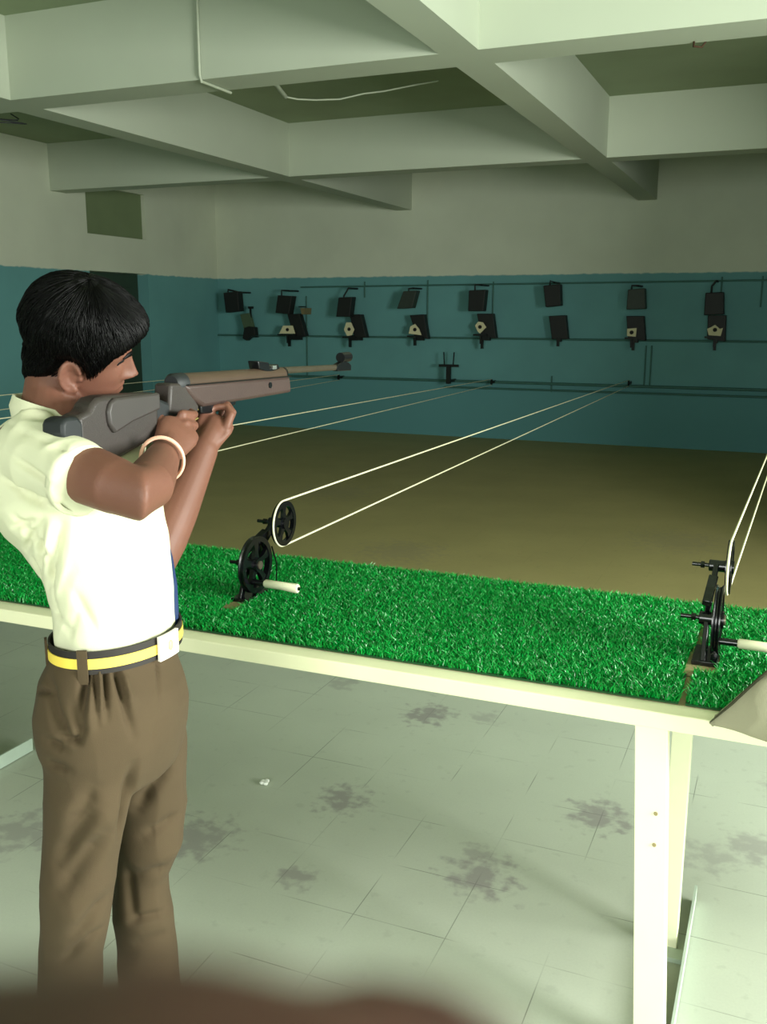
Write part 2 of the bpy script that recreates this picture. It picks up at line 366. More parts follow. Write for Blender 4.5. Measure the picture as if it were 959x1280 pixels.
def make_pulley(name, label):
    t = thing('rope_pulley', label, 'pulley', (0, 0, 0), 'hand-cranked pulleys clamped along the firing table')
    L, Uc = (0.0, .085), (.135, .168)        # lower and upper hub (y, z); x = axle
    # frame: two side bars from the foot to the lower hub, arm up to the upper hub
    f = MB()
    f.box((-.040, -.055, -.004), (.012, .055, .006))
    f.bar((-.018, -.042, .0), (-.018, 0, .09), .010, .016, (0, 1, 0)); f.bar((-.018, .040, .0), (-.018, 0, .09), .010, .016, (0, 1, 0))
    f.tube([(-.034, 0, .085), (.004, 0, .085)], .014, 14)
    f.build('stand', M_blk, t, bevel=.0015)
    f = MB(); f.bar((-.020, -.004, .075), (-.014, .13, .166), .012, .026, (0, 1, 0)); f.bar((-.020, -.01, .12), (-.016, .09, .152), .020, .014, (0, 1, 0))
    f.tube([(-.030, .135, .168), (.008, .135, .168)], .013, 14)
    f.build('arm', M_blk, t, bevel=.002)
    wheel(.074, .060, .016, 5, 0.004, L, .019).build('crank_wheel', M_blk, t)
    uw = wheel(.061, .048, .012, 5, .014, Uc, .015).build('rope_wheel', M_blk, t)
    for (a, b) in (((-.030, .135, .168), (-.066, .135, .168)), ((-.030, 0, .085), (-.072, 0, .085))):
        a = Vector(a); b = Vector(b); bo = MB().tube([a, b], .0045, 10); bo.tube([a+(b-a)*.25, a+(b-a)*.48], .0085, 6); bo.build('axle_bolt', M_blk, t)
    MB().tube([(.014, 0, .085), (.020, 0, .085)], .011, 16).build('hub_nut', M_steel, t)
    MB().tube([(-.004, .1, .11), (.0, .118, .06), (-.004, .12, 0)], .0022, 6).build('stay_wire', M_blk, t)
    h = MB(); h.tube([(.010, -.032, .048), (.050, -.032, .048)], .0075, 12)
    cr = h.build('crank_pin', M_blk, t)
    g = MB().tube([(.048, -.032, .048), (.052, -.032, .048), (.097, -.032, .047), (.142, -.032, .045), (.145, -.032, .045)], [.0075, .0105, .0105, .0122, .010], 18)
    go = g.build('crank_grip', M_grip, t); go['label'] = 'white wooden crank grip'
    MB().tube([(.144, -.032, .045), (.148, -.032, .045)], .005, 10).build('grip_screw', M_blk, go)
    MB().box((-.050, -.105, -.0115), (.014, .075, -.0045)).build('base_plate', M_ply, t, smooth=0)
    return t
pul = make_pulley('rope_pulley', 'black pulley with white crank grip on the turf just to the right of the boy')
pul.location = (PX[0], 2.063, .778)
for k, (lab) in enumerate(('black pulley seen almost edge-on at the right edge of the photo', 'black pulley behind the back of the boy\'s shirt at far left')):
    c = copy_tree(pul); c.location = (PX[k+1], 2.063, .778); c['label'] = lab
pul.name = 'rope_pulley'
for X in (-3.45, -4.55):
    c = copy_tree(pul); c.location = (X, 2.063, .778); c['label'] = 'black pulley out of view, %s down the table left of the boy' % ('second' if X > -4 else 'farthest')
# ropes: one loop per lane, round the rope wheel and off to the return wheel on the far wall
FX = {-1.235: (-1.66, .735), -.10: (.085, .72), -2.37: (-3.27, .70), -3.45: (-5.3, .70), -4.55: (-6.6, .70)}
ROPE = {-1.235: 'white cord loop from the pulley right of the boy to the far wall', -.10: 'white cord loop rising steeply from the rightmost pulley out of the photo',
        -2.37: 'white cord loop passing behind the boy\'s forearms to the far wall', -3.45: 'faint white cord loop just below the rifle barrel', -4.55: 'faint white cord loop behind the boy\'s face at mouth height'}
M_teal = mat('painted_iron_teal', (66, 112, 102), .6, .2, var=.2)
M_rw = mat('dark_iron', (16, 24, 22), .55, .3, var=.2)
for X, (fx, fz) in FX.items():
    wx = X+.014; c = Vector((wx, 2.198, .946)); R = .0615; fr = .034
    e = Vector((fx, 11.06, fz)); d = (e-c).normalized(); upv = Vector((0, 0, 1)); upv = (upv-d*d.z).normalized()
    pts = []
    for k in range(7):       # far arc
        a = -PI/2+PI*k/6; pts.append(e+d*fr*math.cos(a)-upv*fr*math.sin(a)*-1)
    pts2 = []
    for k in range(25):
        a = PI/2+PI*k/24; pts2.append(c+d*R*math.cos(a)+upv*R*math.sin(a))
    allp = pts+pts2
    mb = MB(); n = 8; rad = .0029; rr = []
    m = len(allp)
    sx = d.cross(upv).normalized()
    for i, p in enumerate(allp):
        tt = (allp[(i+1) % m]-allp[i-1]).normalized(); bb = tt.cross(sx).normalized()
        rr.append([p+sx*rad*math.cos(2*PI*j/n)+bb*rad*math.sin(2*PI*j/n) for j in range(n)])
    mb.rings(rr, cap=False, closed=True)
    o = mb.build('rope_loop', M_rope, smooth=60); tag(o, ROPE[X], 'rope', 'white cord loops of the target lanes')
    # return wheel on the lower pipe
    t = thing('return_wheel', {-1.235: 'small dark return wheel under the seventh target holder on the lower pipe', -.10: 'small dark return wheel beyond the right edge of the photo on the lower pipe', -2.37: 'small dark return wheel between the fifth and sixth target holders',
              -3.45: 'small dark return wheel near the third target holder behind the rifle', -4.55: 'small dark return wheel near the leftmost target holder, behind the rifle'}[X], 'pulley', (fx, 11.06, fz), 'return wheels on the far wall')
    wm = wheel(.034, .022, .012, 4, 0, (0, 0), .008); wm.build('wheel', M_rw, t)
    MB().bar((0.012, 0, 0), (0.012, .135, .0), .008, .03).build('bracket', M_rw, t, smooth=0)

# ------------------------------------------------------------------ far wall: pipes and conduits
YW = 11.2
def pipe(pts, r, label, cat='pipe', m=M_teal, name='wall_pipe', group='pipes on the far wall'):
    o = MB().tube(pts, r, 10).build(name, m, smooth=50); return tag(o, label, cat, group)
zt = atY(600, 352, YW-.02).z
pipe([atY(376, 359, YW-.02), (3.0, YW-.02, zt+.0)], .010, 'thin dark conduit along the top of the blue paint, above all the target holders')
x0 = atY(268, 417, YW-.03)
pipe([(x0.x, YW-.03, 1.21), (3.1, YW-.03, 1.215)], .012, 'horizontal pipe running just below the target holders')
pipe([(x0.x, YW-.03, 1.22), (x0.x, YW-.03, .70)], .013, 'vertical pipe drop at the left end of the target pipe')
pipe([(-6.9, YW-.035, .69), (3.1, YW-.035, .70)], .016, 'horizontal pipe along the lower wall at cord height')
pipe([(-3.9, YW-.03, .615), (3.1, YW-.03, .625)], .012, 'thinner horizontal pipe directly under the lower wall pipe')
for px, y0, y1, lb in ((383, 370, 470, 'second target holder from the left'), (456, 352, 372, 'third target holder from the left'), (535, 350, 415, 'fourth target holder from the left'), (617, 352, 392, 'fifth target holder from the left'),
                       (690, 470, 490, 'sixth target holder, near the lower pipe'), (808, 432, 484, 'seventh target holder, left of the two close ones'), (815, 432, 484, 'seventh target holder, right of the two close ones'), (903, 346, 366, 'rightmost target holder'), (954, 345, 384, 'right edge of the photo')):
    a = atY(px, y0, YW-.012); b = atY(px, y1, YW-.012)
    pipe([a, (a.x, YW-.012, b.z)], .009, 'thin vertical conduit by the '+lb, 'conduit', name='conduit', group='vertical conduits on the far wall')
# blank stand between two lanes
a = atY(559, 480, 10.9); t = thing('empty_target_stand', 'dark T shaped stand with two prongs and no target, near the lower pipe', 'stand', (a.x, 10.95, a.z))
u = (atY(571, 457, 10.95)-atY(547, 457, 10.95)).x/2; zc = atY(559, 457, 10.95).z-a.z
mb = MB(); mb.bar((-u, 0, zc), (u, 0, zc), .03, .03); mb.build('crossbar', M_rw, t, smooth=0)
mb = MB(); mb.bar((0, 0, 0), (0, 0, zc), .05, .05, (1, 0, 0)); mb.build('post', M_rw, t, smooth=0)
for s in (-.45, .45): MB().bar((u*s, 0, zc), (u*s*1.2, 0, zc+.16), .012, .012, (1, 0, 0)).build('prong', M_rw, t, smooth=0)
MB().bar((0, 0, 0.03), (0, .25, .03), .03, .03).build('wall_arm', M_rw, t, smooth=0)

# ------------------------------------------------------------------ target lamps and target holders, eight lanes
M_hood = mat('black_lamp_hood', (20, 24, 22), .6, .1, var=.2)
M_hood2 = mat('dark_grey_lamp_hood', (46, 56, 48), .6, .1, var=.2)
M_card = mat('cream_target_card', (214, 208, 168), .8, var=.05)
M_bull = mat('black_bull', (16, 16, 16), .8)
M_cone = mat('tin_shade', (76, 96, 70), .6, var=.1)
ORD = ['leftmost', 'second from the left', 'third from the left', 'fourth from the left', 'fifth from the left', 'sixth from the left', 'seventh from the left', 'rightmost']
lamps = [  # hood quad tl,tr,br,bl ; arm from (hood side) to wall
 ([(279,366),(297,364),(299,389),(282,391)], (285,362),(313,366)),
 ([(347,369),(365,370),(361,393),(344,391)], (352,363),(373,364)),
 ([(423,372),(440,371),(437,396),(420,396)], (430,370),(447,361)),
 ([(504,364),(521,363),(515,385),(496,386)], (511,361),(527,361)),
 ([(586,363),(607,362),(604,389),(585,389)], (594,356),(611,357)),
 ([(679,357),(700,355),(701,382),(682,384)], (688,351),(700,354)),
 ([(785,362),(806,360),(807,386),(783,387)], (790,357),(803,358)),
 ([(882,366),(905,365),(905,393),(880,394)], (890,358),(898,352))]
LST = ['tilted slightly', 'tilted to the right, hung from a short arm', 'on a slanting arm above a round card', 'the most slanted hood, showing its greyer front', 'upright hood under a straight arm', 'upright hood close to the border of the paint', 'greyish hood directly above its target holder', 'upright hood touching the target holder below it']
for i, (q, a0, a1) in enumerate(lamps):
    pts = [atY(x, y, 10.86) for x, y in q]; c = sum(pts, Vector())/4
    t = thing('target_lamp', '%s black target lamp, %s' % (ORD[i], LST[i]), 'lamp', c, 'target lamps along the far wall')
    sub = [p-c for p in pts]
    hd = MB().prism(sub, (0, .13, 0)).build('hood', M_hood2 if i in (3, 6) else M_hood, t, smooth=0, bevel=.008)
    A = atY(a0[0], a0[1], 10.93)-c; B = atY(a1[0], a1[1], YW)-c
    top = Vector((A.x, .07, max(sub[0].z, sub[1].z)-.01)); A = Vector((A.x, .07, A.z))
    MB().tube([top, A, Vector((B.x, .07, B.z)), B], .011, 8).build('arm', M_rw, t)
holders = [
 (None, None, (311,424)), ([(359,393),(374,392),(382,420),(368,424)], [(354,407),(366,407),(369,417),(349,417)], (361,433)),
 ([(437,393),(451,393),(458,422),(443,423)], [(433,403),(439,403),(443,412),(440,419),(434,420),(430,412)], (437,434)),
 ([(512,394),(530,393),(535,424),(521,421)], [(513,408),(519,405),(524,411),(527,419),(511,417)], (518,432)),
 ([(596,392),(616,392),(620,423),(602,422)], [(598,402),(604,403),(608,409),(600,417),(597,414),(594,407)], (602,436)),
 ([(686,395),(707,394),(710,424),(690,424)], None, (697,433)),
 ([(783,395),(805,395),(807,426),(785,424)], [(784,411),(796,410),(795,421),(784,420)], (791,438)),
 ([(885,394),(908,394),(907,427),(884,424)], [(884,411),(889,409),(894,406),(900,411),(904,410),(901,420),(886,419)], (893,438))]
HST = ['with a tapering tin shade over a black clamp', 'with a square card left of its leaning plate', 'a roundish card on a leaning plate', 'a triangular card on a leaning plate', 'a hexagonal card on an upright plate', 'a plain black plate without any card', 'a small square card low on the plate', 'with a torn wide card']
for i, (q, card, foot) in enumerate(holders):
    base = atY(foot[0], foot[1], 10.98)
    t = thing('target_holder', '%s target holder, %s' % (ORD[i], HST[i]), 'target', base, 'target holders along the far wall')
    if q is None:
        sh = [atY(x, y, 10.98)-base for x, y in ((300,393),(312,391),(317,410),(305,412))]
        MB().prism(sh, (0, .05, 0)).build('tin_shade', M_cone, t, smooth=0, bevel=.004)
        bl = [atY(x, y, 10.95)-base for x, y in ((305,410),(311,408),(318,409),(319,419),(313,421),(308,426),(303,423))]
        MB().prism(bl, (0, .09, 0)).build('clamp', M_hood, t, smooth=0, bevel=.006)
        MB().bar(atY(313,384,10.99)-base, atY(314,408,11.0)-base, .02, .02, (1, 0, 0)).build('hanger', M_rw, t, smooth=0)
        MB().box(tuple(atY(310,386,10.97)-base), tuple(atY(317,383,11.0)-base)).build('hanger_plate', M_rw, t, smooth=0)
        MB().bar((.02, .03, .03), (.02, .22, .03), .02, .02).build('wall_arm', M_rw, t, smooth=0)
        continue
    pts = [atY(x, y, 10.99)-base for x, y in q]
    MB().prism(pts, (0, .10, 0)).build('back_plate', M_hood, t, smooth=0, bevel=.006)
    topc = base+(pts[2]+pts[3])/2
    zl = topc.z-base.z
    ps = MB(); ps.bar((0, .02, 0), (0, .02, zl+.02), .030, .03, (1, 0, 0)); ps.box((min(0, topc.x-base.x)-.015, .0, zl-.03), (max(0, topc.x-base.x)+.015, .06, zl+.02)); ps.build('post', M_rw, t, smooth=0)
    MB().bar((0.0, .03, .13), (0.0, .21, .13), .03, .03).build('wall_arm', M_rw, t, smooth=0)
    if card:
        cp = [atY(x, y, 10.95)-base for x, y in card]; cc = sum(cp, Vector())/len(cp)
        co = MB().prism(cp, (0, .004, 0)).build('target_card', M_card, t, smooth=0); co['label'] = 'cream paper card'
        MB().tube([cc+Vector((0, -.006, 0)), cc+Vector((0, .001, 0))], .022, 16).build('bull', M_bull, co)
        lo = min(p.z for p in cp); l = min(p.x for p in cp); r = max(p.x for p in cp)
        MB().box((l-.02, -.04, lo-.025), (r+.01, -.01, lo-.005)).build('card_clip', M_rw, t, smooth=0)
        MB().bar(((l+r)/2, -.02, lo-.02), ((l+r)/2, -.02, lo-.12), .02, .02, (1, 0, 0)).build('clip_stem', M_rw, t, smooth=0)
a = atY(378, 388, 11.0); t = thing('wall_bracket', 'small tan clamp with a dark crossbar beside the second target lamp', 'bracket', a)
MB().bar((-.05, 0, .045), (.05, 0, .045), .02, .015).build('crossbar', M_rw, t, smooth=0)
MB().prism([Vector((-.03, 0, .03)), Vector((.035, 0, .03)), Vector((.025, 0, -.05)), Vector((-.01, 0, -.05))], (0, .19, 0)).build('clamp', mat('tan_clamp', (120, 112, 76), .7), t, smooth=0)

# ------------------------------------------------------------------ conduits and wire on the ceiling
M_cond = mat('white_conduit', (172, 180, 158), .5)
a = atY(249, 101, 4.64)
o = MB().tube([(a.x, 4.645, ZC), (a.x, 4.645, ZB+.02), (a.x+.002, 4.66, ZB-.010), (a.x+.005, 4.95, ZB-.010)], .008, 10).build('ceiling_conduit', M_cond); tag(o, 'vertical white conduit down the near cross beam at upper left', 'conduit')
a = atZ(345, 106, ZB); b = atZ(357, 121, ZC-.1)
o = MB().tube([atY(344, 104, 5.0), atY(350, 112, 5.3), atY(357, 121, 5.6)], .013, 10).build('conduit_stub', M_cond); tag(o, 'short slanting white conduit stub in the dark ceiling bay at upper left', 'conduit')
wp = [(357,121),(372,124),(395,125),(425,124),(455,117),(480,114),(520,106),(548,101)]
o = MB().tube([atY(x, y, 5.6+.06*k) for k, (x, y) in enumerate(wp)], .005, 8).build('ceiling_wire', M_cond); tag(o, 'thin sagging pale wire across the dark ceiling bay', 'wire')
p = atZ(868, 52, ZB)
M_rust = mat('rusty_iron', (70, 48, 30), .8, .3)
o = MB().tube([(p.x, 4.90, ZB+.002), (p.x-.005, 4.94, ZB-.012), (p.x+.03, 4.96, ZB-.014), (p.x+.06, 4.965, ZB+.03)], .005, 8).build('iron_hook', M_rust); tag(o, 'small rusty hook under the near cross beam at upper right', 'hook')
p = atZ(8, 143, ZB)
cw = [p+Vector((.09*math.cos(k*.7)*(.4+.05*k), .09*math.sin(k*.9)+.0*k, -.012-.004*k)) for k in range(14)]; cw[0].z = ZB
o = MB().tube(cw, .004, 6).build('wire_coil', M_rw); tag(o, 'tangle of dark wire under the left ceiling beam', 'wire')
# scrap on the floor
sb = MB(); c = atZ(333, 978, .006); 
for k in range(7): sb.ball(c+Vector((random.uniform(-.012, .012), random.uniform(-.012, .012), .002)), (.009, .008, .006), 7, 5)
o = sb.build('paper_scrap', mat('white_paper', (235, 238, 228), .7)); tag(o, 'tiny crumpled white scrap of paper lying on the stone tiles', 'scrap')
# ------------------------------------------------------------------ air rifle (its long axis lies in the plane X = RX, pointing down the range)
RX = -.96
M_stock = mat('brown_grey_stock', (50, 44, 41), .5, var=.18, scale=14, bump=.25, bscale=500, spec=.45)
M_stock2 = mat('cheek_panel_stock', (55, 50, 48), .5, var=.12, scale=18)
M_fore = mat('brown_forestock', (62, 47, 43), .5, var=.15, scale=14, bump=.2, bscale=400)
M_tube = mat('brown_receiver_tube', (70, 55, 43), .45, .1, var=.15, scale=20)
M_rub = mat('black_rubber', (22, 26, 28), .6, var=.15)
M_gun = mat('black_gunmetal', (24, 24, 26), .35, .5, var=.2)
M_barrel = mat('worn_grey_barrel', (66, 60, 48), .45, .3, var=.2)
def rp(x, y, dx=0): p = atX(x, y, RX); p.x = RX+dx; return p
rifle = thing('air_rifle', 'brown air rifle with a black butt pad, aimed down the range by the boy', 'rifle', rp(215, 500))
RL = -Vector(rp(215, 500))
def rprism(pts, half, m, name, parent=rifle, bev=.005, dx=0, **k):
    q = [rp(x, y, dx-half) for x, y in pts]
    return MB().prism(q, (2*half, 0, 0)).build(name, m, parent, smooth=35, bevel=bev, loc=RL if parent is rifle else (0, 0, 0), **k)
rprism([(65,531),(67,524),(74,521),(84,520),(91,528),(92,560),(86,562),(70,551),(65,545)], .020, M_rub, 'butt_pad', bev=.007)
rprism([(85,520),(100,513),(104,504),(110,497),(122,494),(185,490),(187,520),(188,546),(176,551),(150,566),(125,580),(106,571),(88,560)], .019, M_stock, 'stock', bev=.007)
rprism([(122,502),(128,497),(184,490),(185,511),(150,527),(128,541),(121,530),(119,514)], .005, M_stock2, 'cheek_panel', dx=.021, bev=.004)
rprism([(183,494),(196,500),(214,507),(226,520),(222,545),(212,556),(198,556),(184,540)], .015, M_rub, 'pistol_grip', bev=.006)
rprism([(203,479),(224,478),(232,494),(240,508),(236,520),(222,520),(201,516)], .017, M_stock, 'grip_neck', bev=.005)
rprism([(219,481),(352,470),(354,490),(300,499),(244,508),(232,500),(224,490)], .021, M_fore, 'forestock', bev=.006)
o_ = rprism([(243,502),(290,497),(288,506),(262,516),(245,517)], .012, M_gun, 'magazine_housing', bev=.003)
tg = [rp(x, y, .004) for x, y in ((226,492),(233,500),(240,512),(240,522),(232,527),(224,524))]
MB().tube(tg, [(.0035, .010)]*len(tg), 10, up=(0, 0, 1)).build('trigger_guard', mat('brass_trigger_guard', (150, 134, 78), .4, .5, var=.2), rifle, loc=RL)
MB().tube([rp(229, 505), rp(231, 512), rp(230, 518)], .003, 8).build('trigger', M_gun, rifle, loc=RL)
MB().tube([rp(220, 479.5), rp(270, 475.5), rp(320, 471), rp(351, 468)], [.0172, .0168, .016, .0150], 24).build('receiver_tube', M_tube, rifle, loc=RL)
MB().tube([rp(214, 480), rp(216, 479.8), rp(227, 479)], [.014, .0178, .0182], 24).build('end_cap', M_rub, rifle, loc=RL)
MB().tube([rp(352, 466), rp(354, 466)], .012, 18).build('muzzle_block', M_gun, rifle, loc=RL)
MB().tube([rp(345, 463.5), rp(390, 461), rp(433, 458.5)], [.0072, .0068, .0066], 16).build('barrel', M_barrel, rifle, loc=RL)
rs = MB()
rs.add(*(lambda q: (q.v, q.f))(MB().prism([rp(x, y, -.012) for x, y in ((316,451),(330,453),(331,460),(342,455),(343,461),(330,466),(318,461))], (.024, 0, 0))))
rear = rs.build('rear_sight', M_gun, rifle, smooth=30, bevel=.002, loc=RL)
MB().box(tuple(rp(334, 457, -.013)), tuple(rp(339, 461, .013)+Vector((0, .0, 0)))).build('sight_screw', mat('bright_steel', (170, 170, 164), .3, .8), rear, smooth=0)
MB().tube([rp(343, 460), rp(350, 470)], .009, 12).build('hinge_screw', M_gun, rifle, loc=RL)
fs = MB().prism([rp(x, y, -.007) for x, y in ((417,459),(420,455),(427,451),(433,453),(436,456),(436,463),(419,464))], (.014, 0, 0))
fro = fs.build('front_sight', M_gun, rifle, smooth=30, bevel=.002, loc=RL)
MB().tube([rp(425.5, 447), rp(435.5, 446)], .0115, 20).build('front_globe', M_gun, rifle, loc=RL)
MB().tube([rp(326, 481, .0205), rp(326, 481, .0225)], .006, 12).build('stock_screw', M_gun, rifle, loc=RL)
MB().tube([rp(222, 481, .0215), rp(352, 470, .0215)], .0012, 6).build('stock_groove', M_gun, rifle, loc=RL)

# ------------------------------------------------------------------ the boy
M_skin = mat('brown_skin', (108, 71, 57), .55, var=.07, scale=25, spec=.35, bump=.12, bscale=350, sss=.12)
M_hair = mat('black_hair', (3, 3, 3), .5, var=.4, scale=60, spec=.13)
M_shirt = mat('cream_white_shirt', (204, 204, 174), .85, var=.03, scale=10, bump=.15, bscale=600)
M_trou = mat('khaki_brown_trousers', (70, 56, 35), .9, var=.10, scale=14, bump=.2, bscale=700)
M_belt = mat('black_belt_webbing', (30, 24, 20), .7, var=.15)
M_yel = mat('yellow_belt_stripe', (236, 208, 84), .6, var=.06)
M_buck = mat('white_metal_buckle', (240, 232, 226), .35, .1, var=.03)
M_navy = mat('navy_tie_cloth', (14, 40, 84), .7, var=.1)
M_shoe = mat('black_shoe_leather', (16, 16, 17), .35, var=.2)
M_lip = mat('dusky_lip', (150, 98, 80), .5); M_eye = mat('eye_white', (200, 190, 176), .3); M_iris = mat('dark_iris', (24, 14, 10), .2)
M_band = mat('pale_pink_cord', (244, 190, 164), .6, var=.05)
boy = thing('person', 'boy in cream shirt and khaki brown trousers standing and aiming an air rifle', 'person', (-.99, 1.18, 0))
BL = Vector((.99, -1.18, 0))
def remesh(mb, voxel, smooth_it=4, fac=.5):
    me = bpy.data.meshes.new('t'); me.from_pydata(mb.v, [], mb.f); me.update()
    import bmesh
    bm = bmesh.new(); bm.from_mesh(me); bmesh.ops.recalc_face_normals(bm, faces=bm.faces); bm.to_mesh(me); bm.free()
    o = bpy.data.objects.new('t', me); COL.objects.link(o)
    r = o.modifiers.new('r', 'REMESH'); r.mode = 'VOXEL'; r.voxel_size = voxel
    s = o.modifiers.new('s', 'SMOOTH'); s.iterations = smooth_it; s.factor = fac
    dg = bpy.context.evaluated_depsgraph_get(); out = bpy.data.meshes.new_from_object(o.evaluated_get(dg), depsgraph=dg)
    bpy.data.objects.remove(o); bpy.data.meshes.remove(me)
    return out
def local_smooth(me, spots):
    import bmesh
    bm = bmesh.new(); bm.from_mesh(me)
    for c, r, it in spots:
        vs = [v for v in bm.verts if (v.co-c).length < r] if not callable(c) else [v for v in bm.verts if c(v.co)]
        for _ in range(it): bmesh.ops.smooth_vert(bm, verts=vs, factor=.5, use_axis_x=True, use_axis_y=True, use_axis_z=True)
    bm.to_mesh(me); bm.free()
def getv(me):
    a = np.empty(len(me.vertices)*3); me.vertices.foreach_get('co', a); return a.reshape(-1, 3)
def getn(me):
    a = np.empty(len(me.vertices)*3); me.vertex_normals.foreach_get('vector', a); return a.reshape(-1, 3)
def setv(me, a): me.vertices.foreach_set('co', a.ravel()); me.update()
def crease(co, nr, a, b, width, depth, fade=.3):     # groove (depth>0) or ridge along a segment on the surface
    a = np.array(a); b = np.array(b); d = b-a; L = np.dot(d, d)
    t = np.clip(((co-a)@d)/L, 0, 1); q = a+t[:, None]*d; r = np.linalg.norm(co-q, axis=1)
    f = np.exp(-(r/width)**2)*np.minimum(1, np.minimum(t+.15, 1.15-t)/fade)
    return co-nr*(f*depth)[:, None]
from mathutils.bvhtree import BVHTree
CK = 1.45
def rc_crease(me, co, nr, segs):
    bv = BVHTree.FromPolygons([Vector(v) for v in getv(me)], [tuple(q.vertices) for q in me.polygons])
    for (a, b, w_, d_) in segs:
        pts = []
        for k in range(9):
            x = a[0]+(b[0]-a[0])*k/8; y = a[1]+(b[1]-a[1])*k/8
            hit = bv.ray_cast(cC, ray(x, y).normalized())[0]
            if hit is not None: pts.append(np.array(hit))
        if len(pts) < 2: continue
        best = np.full(len(co), 9.0); tt = np.zeros(len(co))
        for i in range(len(pts)-1):
            d = pts[i+1]-pts[i]; L = max(np.dot(d, d), 1e-9)
            if L > .05**2: continue
            t = np.clip(((co-pts[i])@d)/L, 0, 1); r = np.linalg.norm(co-(pts[i]+t[:, None]*d), axis=1)
            m = r < best; best[m] = r[m]; tt[m] = (i+t[m])/(len(pts)-1)
        f = CK*np.exp(-(best/w_)**2)*np.minimum(1, np.minimum(tt+.12, 1.12-tt)/.35)
        co = co-nr*(f*d_)[:, None]
    return co
def fold_noise(co, nr, sc, amp, off=0):
    out = np.array([mnoise.noise(Vector((p[0]*sc[0]+off, p[1]*sc[1], p[2]*sc[2]))) for p in co])
    return co+nr*((1-np.abs(out)*2.2)*amp)[:, None]
def place(name, me, m, parent=boy, **k): return link(name, me, m, parent, smooth=180, loc=BL if parent is boy else (0, 0, 0), **k)

def hand(mb, wrist, mid, side, nrm, fingers, thumb, pr=.021, fr=.0080):
    """palm from wrist to knuckle centre; side = unit vector index->little; fingers: list of 4 chains of points"""
    wrist, mid, side = Vector(wrist), Vector(mid), Vector(side).normalized()
    pal = (mid-wrist)
    mb.tube([wrist, wrist+pal*.35, wrist+pal*.75, mid], [(.019, .024), (.015, .031), (.014, .036), (.011, .034)], 16, up=nrm, dome=True)
    for ch in fingers:
        n = len(ch); mb.tube(ch, [fr*(1.08-.07*i) for i in range(n)], 10, dome=True)
    mb.tube(thumb, [.0115, .011, .0095, .0082][:len(thumb)], 10, dome=True)

bd = MB()
# head: built in its own frame, then placed
hc = P(103.5, 434.5, 1.50)
hy = yaw+math.radians(16)              # direction the camera looks in towards the boy
head_yaw = math.radians(53.5)      # heading, measured clockwise from +Y
hf = Vector((math.sin(head_yaw), math.cos(head_yaw), 0)); hrt = Vector((hf.y, -hf.x, 0)); hup = Vector((0, 0, 1))
pd = math.radians(12); hf, hup = hf*math.cos(pd)-hup*math.sin(pd), hup*math.cos(pd)+hf*math.sin(pd)
rl = math.radians(29); hrt, hup = hrt*math.cos(rl)-hup*math.sin(rl), hup*math.cos(rl)+hrt*math.sin(rl)
HS = .835
def hw(x, y, z): return hc+(hrt*x+hf*y+hup*z)*HS
tab = np.array([(-.119,.030,.004,.012),(-.116,.052,-.002,.026),(-.108,.070,-.02,.038),(-.095,.078,-.035,.047),(-.08,.077,-.045,.053),(-.06,.079,-.055,.058),(-.04,.080,-.066,.062),(-.02,.080,-.080,.066),
                (0,.081,-.088,.069),(.02,.087,-.094,.0715),(.05,.088,-.097,.073),(.08,.076,-.088,.068),(.10,.054,-.070,.055),(.113,.030,-.048,.037),(.120,.008,-.025,.014)])
def hrow(z):
    return [np.interp(z, tab[:, 0], tab[:, k]) for k in (1, 2, 3)]
def headpt(a, z, feat=True):
    yf, yb, w = hrow(z); s, c = math.sin(a), math.cos(a)
    x = w*math.copysign(abs(s)**.92, s); y = ((yf-.0) if c > 0 else -yb)*math.copysign(abs(c)**(.78 if c > 0 else 1.0), c)
    if not feat or c <= 0: return x, y, z
    g = lambda v, s_: math.exp(-(v/s_)**2)
    na = .029*g(z+.034, .010) if z < -.034 else .029*max(0, 1-(z+.034)/.052)**.85
    y += na*g(x, .0085+.004*g(z+.036, .012))
    y += .010*g(z+.038, .007)*(g(x-.013, .007)+g(x+.013, .007))
    y += .0065*g(z+.060, .0055)*g(x, .018)+.0070*g(z+.073, .006)*g(x, .016)-.004*g(z+.0665, .003)*g(x, .024)
    y += -.009*(g(x-.030, .012)+g(x+.030, .012))*g(z-.001, .011)+.005*(g(x-.028, .018)+g(x+.028, .018))*g(z-.020, .008)
    y += .004*g(z+.100, .012)*g(x, .016)+.003*(g(x-.042, .018)+g(x+.042, .018))*g(z+.028, .018)-.003*g(z+.086, .006)*g(x, .02)
    return x, y, z
NA, zs = 120, np.concatenate([np.linspace(-.119, -.085, 14), np.linspace(-.083, .03, 70), np.linspace(.034, .120, 24)])
bd.rings([[hw(*headpt(2*PI*j/NA, z)) for j in range(NA)] for z in zs])
for sd in (1, -1):     # ears
    def ew(u, v, o): return hw(sd*(.0665+o+.012*max(0, -u)/.02), -.010+u-v*.15, -.022+v)
    rim = [ew(.017*math.cos(t)*(1.0 if math.sin(t) > -.2 else .8)-.002, .030*math.sin(t), .006+.004*math.sin(t)) for t in np.linspace(-2.1, 2.6+PI*.55, 22)]
    rim = [ew(.018*math.cos(t), .0305*math.sin(t), .007) for t in np.linspace(math.radians(20), math.radians(290), 20)]
    bd.tube(rim, .0040, 8, dome=True)
    bd.tube([ew(.009*math.cos(t)-.002, .019*math.sin(t)+.002, .005) for t in np.linspace(math.radians(60), math.radians(280), 12)], .0034, 8, dome=True)
    ax = (hf, hup, hrt*sd)
    bd.ball(ew(-.002, .002, .000), (.0165*HS, .027*HS, .0045), 16, 9, ax)
    bd.ball(ew(.004, -.027, .006), (.009*HS, .010*HS, .005), 12, 8, ax)
    bd.ball(ew(.016, -.004, .002), (.004, .007, .005), 10, 7, ax)
